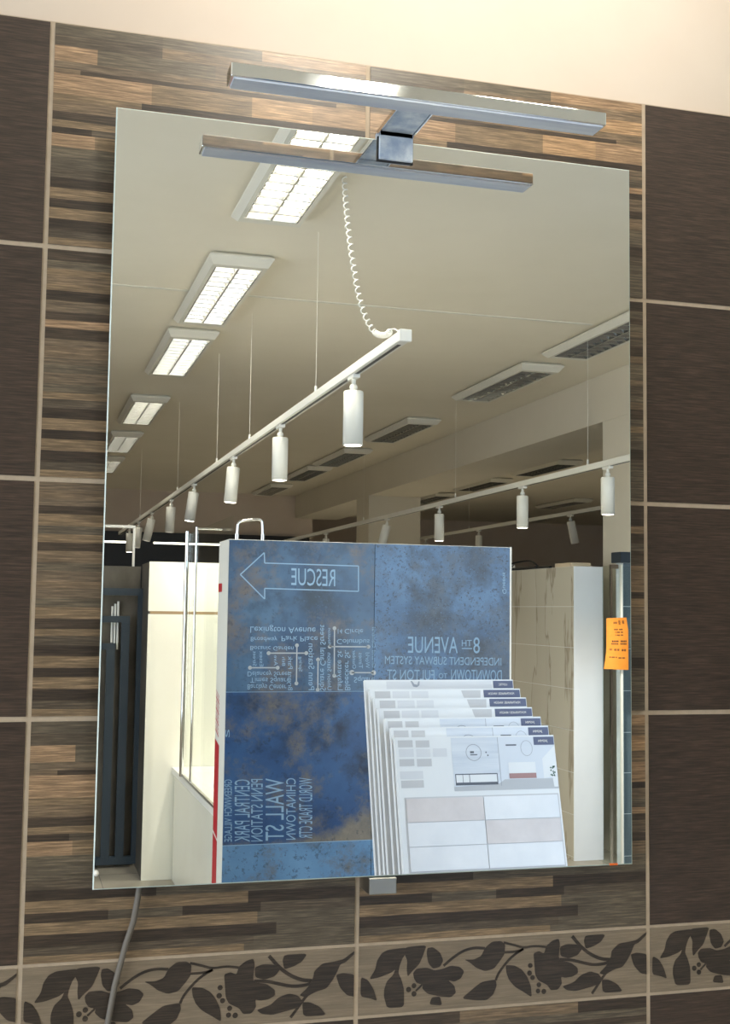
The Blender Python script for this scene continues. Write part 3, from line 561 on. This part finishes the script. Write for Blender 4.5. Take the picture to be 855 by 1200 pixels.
# ------------------------------------------------------------------ blue tile display panel
px, py = .80, 3.507
dp = thing('display_panel', 'free-standing white panel clad in weathered blue tiles with New York street names', 'display panel', (px, py, 0))
m_ = MB(); m_.box(0, 1.212, .0081, .24, 0, 1.784, .001); m_.build('carcass', M['white_metal'], dp)
rowz = [(1.1795, 1.7815), (.5835, 1.1765), (.003, .5805)]
mats_ = [['blue_a', 'blue_b'], ['blue_c', 'blue_c'], ['blue_d', 'blue_d']]
for (a, b), mm in zip(rowz, mats_):
    for c, x0, x1 in ((0, .0015, .6055), (1, .608, 1.2045)):
        m_ = MB(); m_.box(x0, x1, 0, .008, a, b); m_.build('wall_tile', M[mm[c]], dp)
m_ = MB(); m_.box(.0015, 1.2045, .0015, .0079, 1.1766, 1.1794); m_.box(.0015, 1.2045, -.0002, .0079, .5806, .5834); m_.build('joint', M['print_blue'], dp)
m_ = MB(); m_.box(1.205, 1.212, -.002, .008, 0, 1.784); m_.build('edge_profile', M['white_plastic'], dp)
Pf = lambda a, b: (a-px, -.0006, b)
for s, A, B, T in PTEXT:
    tb = MB(); letter(tb, s, Pf, A, B, T); tb.build('lettering', M['print_blue'], dp)
tb = MB()
def stroke(mb, a, b, wd, P, dot=0):
    a = Vector(a); b = Vector(b); t = (b-a).normalized(); n = Vector((-t.y, t.x))*wd/2
    mb.add([P(*(a+n)), P(*(b+n)), P(*(b-n)), P(*(a-n))], [(0,1,2,3)])
    if dot:
        for c in (a, b): mb.add([P(c.x+dot*math.cos(2*PI*k/12), c.y+dot*math.sin(2*PI*k/12)) for k in range(12)], [tuple(range(12))])
for i in range(7): stroke(tb, PARROW[i], PARROW[(i+1)%7], .0045, Pf)
tb.build('printed_arrow', M['print_blue'], dp)
tb = MB(); stroke(tb, (1.8354,1.354), (1.7898,1.354), .004, Pf); tb.build('underline', M['print_blue'], dp)
for i, (a, b) in enumerate(PLINES):
    tb = MB(); stroke(tb, a, b, .005, Pf, .0105 if i == 6 else .008); tb.build('station_line', M['print_warm'], dp)
sd = MB(); X = -.0006
def side(mb, y0, y1, z0, z1, sl=0): mb.add([(X,y0,z0),(X,y1,z0+sl),(X,y1,z1+sl),(X,y0,z1)], [(0,1,2,3)])
for a, b in ((.0, .235), (.245, .575), (.585, .955)):
    sd = MB(); side(sd, .13, .236, a, b, .02); sd.build('red_stripe', M['red'], dp)
sd = MB(); side(sd, .145, .236, 1.575, 1.61); sd.build('red_square', M['red'], dp); sd = MB()
for k in range(12): side(sd, .15, .23, .985+k*.0145, .985+k*.0145+(.004 if k%3 else .008), .025)
sd.build('red_hatched_print', M['red'], dp)
hp = thing('chrome_hoop', 'chrome tube hoop standing on top of the blue panel', 'rail', (.905, 3.63, 1.7845))
hpts = [(-.052,0,.001),(-.050,0,.06),(-.046,.0,.074),(-.03,0,.083),(0,0,.088),(.03,0,.091),(.044,0,.088),(.052,0,.074),(.055,0,.001)]
m_ = MB(); m_.tube(catmull([Vector(q) for q in hpts], 5), .0055, 10); m_.build('bent_tube', M['chrome'], hp)
for x_ in (-.052, .055):
    m_ = MB(); m_.tube([(x_,0,0),(x_,0,.03)], .0085, 10); m_.build('sleeve', M['chrome'], hp)

# ------------------------------------------------------------------ sample boards in their rack
sn, cs = .2588, .9659
BW, BH, BT = .5, .6, .018
tops = [(1.049,2.387,1.288),(1.046,2.309,1.263),(1.051,2.286,1.238),(1.049,2.235,1.211),(1.051,2.169,1.187),(1.057,2.123,1.164),(1.057,2.085,1.139)]
tops = [(1.049,2.387,1.288),(1.047,2.325,1.263),(1.050,2.282,1.238),(1.049,2.234,1.211),(1.052,2.175,1.187),(1.056,2.128,1.164),(1.058,2.094,1.139)]
def board(i, x, y, z, label, kind):
    bz = z-cs*BH; by = y-sn*BH
    t = thing('sample_board', label, 'sample board', (x+BW/2, by, bz), 'tile sample boards in the rack')
    def P(u, v, d=0): return (u-BW/2, y-sn*v-by - cs*d, z-cs*v-bz + sn*d)
    def slab(mb, u0, u1, v0, v1, d0, d1):
        vs = [P(u0,v1,d0),P(u1,v1,d0),P(u1,v1,d1),P(u0,v1,d1),P(u0,v0,d0),P(u1,v0,d0),P(u1,v0,d1),P(u0,v0,d1)]
        mb.add(vs, [(0,1,2,3)[::-1],(4,5,6,7),(0,1,5,4)[::-1],(1,2,6,5)[::-1],(2,3,7,6)[::-1],(3,0,4,7)[::-1]])
    def fp(mb, pts, d=.0006): mb.add([P(a, b, d) for a, b in pts], [tuple(range(len(pts)))])
    def rc(mb, u0, v0, u1, v1, d=.0006): fp(mb, [(u0,v0),(u1,v0),(u1,v1),(u0,v1)], d)
    m = MB(); slab(m, 0, BW, 0, BH, -BT, 0); m.build('panel', M['white'], t)
    lab = {'j': (.433,.498,.005,.029,'JASMIN'), 'm': (.375,.498,.004,.028,'MONTPARNASSE / ARAGON'), 'l': (.43,.498,.004,.028,'LOFTEC')}[kind]
    m = MB(); slab(m, lab[0], lab[1], lab[2], lab[3], .0002, .0012); lo = m.build('name_label', M['label'], t)
    m = MB(); hh = .0052; mid = (lab[2]+lab[3])/2; L_ = {'j':.030,'m':.088,'l':.030}[kind]; r_ = lab[1]-.014
    letter(m, lab[4], lambda a, b: P(a, b, .0015), (r_-.006, mid+hh/2+.0008), (r_-.006-L_, mid+hh/2+.0008), (r_-.006, mid-hh/2-.0008))
    m.build('label_lettering', M['white_plastic'], lo)
    if kind == 'j':
        sw = MB(); sw2 = MB()
        for k, (u0, v0, u1, v1) in enumerate(((.008,.009,.053,.029),(.062,.010,.104,.030),(.009,.034,.054,.057),(.062,.035,.105,.058),(.113,.034,.156,.058),(.009,.063,.054,.083),(.062,.063,.107,.085),(.008,.098,.078,.120),(.010,.124,.078,.145))):
            rc(sw if k in (0,1,5,6,8) else sw2, u0, v0, u1, v1)
        sw.build('grey_swatches', M['sw1'], t); sw2.build('pale_swatches', M['sw2'], t)
        m = MB(); rc(m, .171, .004, .319, .156, .0005); ph_ = m.build('bathroom_picture', M['pic_wall'], t)
        def sub(name, mt, fn):
            q = MB(); fn(q); q.build(name, M[mt], ph_)
        sub('printed_room', 'pic_wall2', lambda q: (rc(q, .319, .004, .4995, .156, .0005)))
        sub('printed_floor', 'pic_floor', lambda q: (fp(q, [(.171,.146),(.31,.140),(.33,.128),(.4995,.128),(.4995,.158),(.171,.158)], .0007)))
        sub('printed_corner', 'pic_mid', lambda q: fp(q, [(.317,.004),(.3185,.004),(.3185,.146),(.317,.146)], .0008))
        def ring(q, cu, cv, ru, rv, w_, d):
            n = 28
            a = [P(cu+ru*math.cos(2*PI*k/n), cv+rv*math.sin(2*PI*k/n), d) for k in range(n)]; b = [P(cu+(ru-w_)*math.cos(2*PI*k/n), cv+(rv-w_)*math.sin(2*PI*k/n), d) for k in range(n)]
            q.add(a+b, [(k,(k+1)%n,n+(k+1)%n,n+k) for k in range(n)])
        sub('printed_mirrors', 'pic_mid', lambda q: (ring(q, .239, .048, .0245, .0245, .0018, .001), ring(q, .408, .038, .019, .023, .0012, .001)))
        sub('printed_shelf', 'pic_dark', lambda q: (rc(q, .342, .026, .376, .030, .001), rc(q, .176, .109, .308, .112, .001), rc(q, .176, .109, .1785, .142, .001), rc(q, .3055, .109, .308, .142, .001), rc(q, .176, .134, .308, .142, .001), rc(q, .1985, .112, .200, .134, .001), rc(q, .219, .112, .221, .134, .001),
            fp(q, [(.228,.044),(.240,.044),(.240,.050),(.228,.050)], .001), rc(q, .228,.053,.250,.056,.001), rc(q, .276,.046,.280,.050,.001), rc(q, .281,.055,.285,.059,.001)))
        sub('printed_basin', 'white', lambda q: (rc(q, .345, .079, .431, .111, .0012), rc(q, .1785, .112, .3055, .134, .0009), fp(q, [(.455,.07),(.4995,.03),(.4995,.12),(.455,.128)], .0008)))
        sub('printed_wood_top', 'pic_rose', lambda q: rc(q, .345, .111, .431, .126, .0012))
        sub('printed_pot', 'white', lambda q: fp(q, [(.482,.122),(.499,.122),(.497,.153),(.485,.153)], .0013))
        def leaves(q):
            r = random.Random(5)
            for _ in range(14):
                a = r.uniform(.480,.493); b = r.uniform(.09,.122); s_ = .0042
                fp(q, [(a-s_,b),(a,b-s_*.8),(a+s_*.3,b),(a,b+s_*.8)], .0014)
        sub('printed_plant', 'pic_green', leaves)
    elif kind == 'm':
        q = MB(); rc(q, .016, .007, .066, .030); rc(q, .0, 0, .0, 0) if False else None; q.build('grey_swatches', M['sw1'], t)
        q = MB(); rc(q, .073, .007, .128, .030); rc(q, .135, .007, .190, .030); q.build('pale_swatches', M['sw2'], t)
        q = MB(); fp(q, [(.300,.005),(.365,.005),(.362,.045),(.315,.045),(.305,.022)]); q.build('corner_picture', M['sw1'], t)
    else:
        q = MB(); rc(q, .07, .005, .425, .03, .0004); ph_ = q.build('pale_picture', M['sw2'], t)
        q = MB(); fp(q, [(.150,.004),(.156,.004),(.162,.014),(.172,.016),(.176,.005),(.181,.005),(.179,.018),(.170,.024),(.158,.022)], .001); q.build('printed_handle', M['pic_mid'], ph_)
    # sample tiles glued to the lower part
    for r_ in range(3):
        for c in range(2):
            u0 = .021+c*.236; v0 = .176+r_*.0675
            q = MB(); slab(q, u0, u0+.2335, v0, v0+.0655, .0003, .004)
            q.build('sample_tile', M['sample_pink'] if (r_+c) in (0,2) and not (r_ == 2) else M['sample_white'], t)
    q = MB(); slab(q, .017, .495, .172, .382, .0001, .0018); q.build('tile_bed', M['sw1'], t)
    return t
names_ = ['rearmost sample board, label reading LOFTEC, highest of the stepped row', 'second sample board from the rear, long slate label at its top corner', 'third sample board from the rear, long slate label at its top corner', 'fourth sample board from the rear, long slate label, right behind the bathroom-picture boards',
 'sample board with a bathroom picture strip, third from the front', 'sample board with a bathroom picture strip, directly behind the front one', 'front white sample board with bathroom pictures and six pale brick tiles']
for i, ((x, y, z), n, k) in enumerate(zip(tops, names_, 'lmmmjjj')): board(i, x, y, z, n, k)
rk = thing('board_rack', 'white sloping rack holding the tile sample boards', 'rack', (1.305, 2.1, 0))
m_ = MB()
for x0, x1 in ((-.29,-.268),(.268,.29)):
    pf = [(-.22,0),(.40,0),(.40,.66),(.30,.66),(-.22,.44)]
    n = 5; vs = [(x0,a,b) for a,b in pf]+[(x1,a,b) for a,b in pf]
    m_.add(vs, [tuple(range(n))[::-1], tuple(range(n,2*n))]+[(i,(i+1)%n,n+(i+1)%n,n+i) for i in range(n)])
m_.build('side_panel', M['white'], rk)
m_ = MB(); pf = [(-.20,.02),(.38,.02),(.38,.72),(.20,.63),(-.20,.455)]
pf = [(-.20,.02),(.38,.02),(.38,.655),(.15,.690),(-.18,.478)]
vs = [(-.267,a,b) for a,b in pf]+[(.267,a,b) for a,b in pf]; n = 5
m_.add(vs, [tuple(range(n))[::-1], tuple(range(n,2*n))]+[(i,(i+1)%n,n+(i+1)%n,n+i) for i in range(n)]); m_.build('sloping_shelf', M['white'], rk)

# ------------------------------------------------------------------ left: cream and grey partitions, tub, screen, radiator
pt = thing('cream_partition', 'cream tiled partition with a thin brown strip, behind the bath screen', 'partition', (.715, 5.671, 0))
m_ = MB(); m_.box(.004, 1.3, .006, .445, 0, 1.768); m_.build('core', M['grey_tile'], pt)
m_ = MB(); m_.box(0, 1.3, 0, .0059, 0, 1.4735); m_.box(0, 1.3, 0, .0059, 1.4905, 1.77); m_.build('cream_facing', M['cream_tile'], pt)
m_ = MB(); m_.box(.01, 1.3, 0, .0059, 1.474, 1.490); m_.build('brown_border', M['brown_strip'], pt)
pd = thing('grey_partition', 'dark grey stone-tiled partition behind the anthracite radiator', 'partition', (-.9, 6.121, 0))
m_ = MB(); m_.box(0, 1.612, 0, .1, 0, 1.755); m_.build('stone_facing', M['grey_tile'], pd)
bt = thing('bathtub', 'built-in bathtub with cream panelled side and white rounded rim', 'bathtub', (.885, 3.80, 0))
m_ = MB(); m_.box(0, .70, 0, 1.86, 0, .585); m_.build('side_panel', M['cream_tile'], bt)
m_ = MB(); L_, Wd = 1.865, .72
ro = [(-.015,-.01),(.715,-.01),(.715,L_),(-.015,L_)]
o1 = [(a,b,.5855) for a,b in ro]; o2 = [(a,b,.62) for a,b in ro]; i1 = [(.05,.06,.62),(.65,.06,.62),(.65,1.79,.62),(.05,1.79,.62)]; i2 = [(.09,.12,.605),(.61,.12,.605),(.61,1.74,.605),(.09,1.74,.605)]
m_.add(o1+o2+i1+i2, [(k,(k+1)%4,4+(k+1)%4,4+k) for k in range(4)]+[(4+k,4+(k+1)%4,8+(k+1)%4,8+k) for k in range(4)]+[(8+k,8+(k+1)%4,12+(k+1)%4,12+k) for k in range(4)]+[(12,13,14,15),(0,3,2,1)])
m_.build('rim', M['white_plastic'], bt)
bs = thing('bath_screen', 'clear glass bath screen with chrome posts standing on the tub rim', 'shower screen', (.876, 4.96, .6205))
m_ = MB(); m_.tube([(-.008,.296,.0),(-.008,.296,1.30)], .0115, 12); m_.build('post', M['chrome'], bs)
m_ = MB(); m_.tube([(0,0,.0),(0,0,1.305)], .0065, 12); m_.build('post', M['chrome'], bs)
m_ = MB(); m_.tube([(0,0,1.297),(.13,0,1.297)], .005, 10); m_.build('support_bar', M['chrome'], bs)
m_ = MB(); m_.box(-.003,.003,-1.1,.28,.004,1.285); m_.build('pane', M['clear'], bs)
m_ = MB(); m_.box(-.007,.007,-1.1,.28,0,.012); m_.build('bottom_profile', M['steel'], bs)
rd = thing('design_radiator', 'anthracite radiator of nested upright frames on the grey partition', 'radiator', (.37, 6.05, .02))
m_ = MB()
for hw, hz in ((.37, 1.56), (.278, 1.40), (.196, 1.24)):
    for s_ in (-1, 1):
        a = sorted((s_*hw, s_*(hw-.048))); m_.box(a[0], a[1], -.015, .015, .045, hz-.0001)
    m_.box(-hw, hw, -.015, .015, hz, hz+.038) if hw < .3 else m_.box(-hw, hw, -.015, .015, hz, hz+.042)
m_.box(-.37, .37, -.015, .015, 0, .0449); m_.build('frames', M['anthracite'], rd)
for z in (.09, 1.45):
    m_ = MB(); m_.box(.35, .385, .0155, .0705, z, z+.03); m_.build('bracket', M['black'], rd)
for k, (x, z0, z1, w_) in enumerate(((.549,1.30,1.515,'left'),(.566,1.295,1.53,'middle'),(.583,1.26,1.545,'right'))):  # solid white rods stand in for lamp reflections in the glossy tile
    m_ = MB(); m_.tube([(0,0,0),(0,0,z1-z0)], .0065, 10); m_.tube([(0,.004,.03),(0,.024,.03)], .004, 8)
    tag(m_.build('reflection_rod', M['tube_off']), 'slim white rod standing in for a light reflection on the grey partition, %s of three' % w_, 'rod', 'stand-in light reflections behind the radiator', (x, 6.097, z0))
ff = thing('tubular_rack', 'thin white square-tube rack rising behind the grey partition', 'frame', (.687, 6.35, 0))
m_ = MB(); m_.box(-.007,.007,-.007,.007,0,2.0); m_.build('post', M['white_metal'], ff)
m_ = MB(); m_.box(-1.2,.007,-.007,.007,2.0005,2.016); m_.build('top_bar', M['white_metal'], ff)
m_ = MB(); m_.box(-1.2,-1.186,-.007,.007,0,2.0); m_.build('post', M['white_metal'], ff)
for x0, x1, z, n in ((1.75, 3.2, 2.37, 'long'), (.95, 1.44, 2.37, 'short')):
    q = thing('led_bar', '%s glowing linear lamp on the far back wall' % n, 'lamp', ((x0+x1)/2, 15.17, z)); h = (x1-x0)/2
    m_ = MB(); m_.box(-h, h, .003, .028, 0, .03); m_.build('bar_housing', M['white_metal'], q)
    m_ = MB(); m_.box(-h+.01, h-.01, 0, .0029, .004, .026); m_.build('led_strip', M['led'], q)

# ------------------------------------------------------------------ right: marble partition, shower enclosure
mp_ = thing('marble_partition', 'partition with veined beige marble tiles on its side and a white end', 'partition', (3.331, 5.657, 0))
m_ = MB(); m_.box(.006, .2, 0, 2.6, 0, 1.803); m_.build('white_end', M['white'], mp_)
m_ = MB()
zs = [0, .022, .277, .532, .787, 1.042, 1.297, 1.552, 1.803]
ys = [.004, .407, .98, 1.553, 2.126, 2.6]
for a, b in zip(zs[:-1], zs[1:]):
    for c, d in zip(ys[:-1], ys[1:]): m_.box(0, .0055, c+.0015, d-.0015, a+.0015, b-.0015)
m_.build('marble_facing', M['marble'], mp_)
m_ = MB(); m_.box(.002, .0058, .004, 2.6, 0, 1.8025); m_.build('joints', M['white_joint'], mp_)
bx = MB(); bx.box(-.07,.07,-.12,.12,0,.028,.002); tag(bx.build('flat_box', M['beige_box']), 'flat beige box lying on top of the marble partition', 'box', None, (3.44, 5.9, 1.8035))
sr = thing('shower_rail', 'dark shower pipes lying across the top of the marble partition', 'shower fitting', (3.40, 6.6, 1.8035))
m_ = MB(); m_.tube([(-.06,-.35,.012),(-.05,.5,.012)], .009, 10); m_.tube([(.02,-.4,.012),(.02,.5,.012)], .011, 10); m_.build('pipe', M['black'], sr)
m_ = MB(); m_.tube(catmull([Vector(q) for q in ((-.06,.2,.022),(-.05,.1,.05),(0,0,.066),(.02,-.1,.06),(.02,-.2,.024))], 5), .006, 8); m_.build('hose', M['black'], sr)
m_ = MB(); m_.tube([(-.06,.21,.023),(-.055,.05,.03)], .014, 10); m_.build('hand_shower', M['chrome'], sr)

sw_ = thing('petrol_tiled_wall', 'petrol-grey tiled partition with pale joints behind the glass shower door', 'partition', (3.535, 5.40, 0))
zs = [0, .07, .318, .56, .80, 1.048, 1.30, 1.555, 1.82]
m_ = MB()
for a, b in zip(zs[:-1], zs[1:]):
    for c, d in ((0, .31), (.31, .62), (.62, .93)): m_.box(c+.002, d-.002, 0, .006, a+.002, b-.002)
m_.build('petrol_facing', M['sh_tile'], sw_)
m_ = MB(); m_.box(0, .93, .003, .09, 0, 1.82); m_.build('joints', M['white_joint'], sw_)
m_ = MB(); m_.box(-.03, .94, -.03, .095, 1.8205, 1.885); m_.build('top_trim', M['anthracite'], sw_)
sg = thing('shower_door', 'clear glass shower door with bright vertical profiles and an orange paper tag', 'shower screen', (3.36, 5.23, 0))
sg['label'] = 'clear glass shower door with bright vertical profiles at the right edge of the mirror'
for x0, x1, mt in ((0,.012,'chrome'),(.066,.078,'white_metal'),(.52,.535,'chrome')):
    m_ = MB(); m_.box(x0, x1, -.008, .008, 0, 1.80); m_.build('upright_profile', M[mt], sg)
m_ = MB(); m_.box(.0125, .5195, -.003, .003, .01, 1.79); m_.build('pane', M['clear_g'], sg)
m_ = MB(); m_.box(-.05, -.0005, -.003, .003, .01, 1.79); m_.build('narrow_pane', M['clear_g'], sg)
m_ = MB(); m_.box(.0, .05, -.012, -.0085, 1.775, 1.80); m_.build('hinge', M['chrome'], sg)
# tag
n = 12; m_ = MB(); vs = []
def tagpt(s_, t_, d=0):   # s across 0..1, t down 0..1
    l = .012 - .018*max(0, (t_-.55)/.45)**1.6; r_ = .142+.012*min(1, t_*4)
    x = l+(r_-l)*s_; zz = -.295*t_ + .006*s_*(1-t_) - .006*s_*t_
    return (x, -.004-.014*math.sin(PI*s_)*(.3+.7*t_)-d, zz)
for i in range(n+1):
    for j in range(9): vs.append(tagpt(j/8, i/n))
m_.add(vs, [(i*9+j, (i+1)*9+j, (i+1)*9+j+1, i*9+j+1) for i in range(n) for j in range(8)], True)
nb = len(m_.v); m_.add([(a, b+.0006, c) for a, b, c in vs], [(i*9+j, i*9+j+1, (i+1)*9+j+1, (i+1)*9+j) for i in range(n) for j in range(8)], True)
tg = m_.build('paper_tag', M['paper_orange']); tag(tg, 'orange paper tag stuck to the glass shower door', 'tag', None, (3.318, 5.222, 1.483))
m_ = MB()
for tv, s0, s1, hh in ((.095,.32,.52,.012),(.09,.56,.66,.026),(.085,.74,.84,.02),(.225,.33,.78,.008),(.28,.38,.74,.008),(.335,.38,.74,.008),(.455,.15,.92,.010),(.505,.12,.92,.008),(.615,.12,.24,.012),(.62,.32,.58,.012),(.625,.66,.90,.012),(.765,.14,.46,.008),(.775,.52,.86,.008)):
    k = 10
    for i in range(k):
        if (i*7+int(tv*100)) % 5 == 0: continue
        a = s0+(s1-s0)*i/k; b = s0+(s1-s0)*(i+.75)/k
        m_.add([tagpt(a,tv-hh/2/.295*1,.0006), tagpt(b,tv-hh/2/.295,.0006), tagpt(b,tv+hh/2/.295,.0006), tagpt(a,tv+hh/2/.295,.0006)], [(0,3,2,1)])
m_.build('printed_lines', M['ink'], tg)
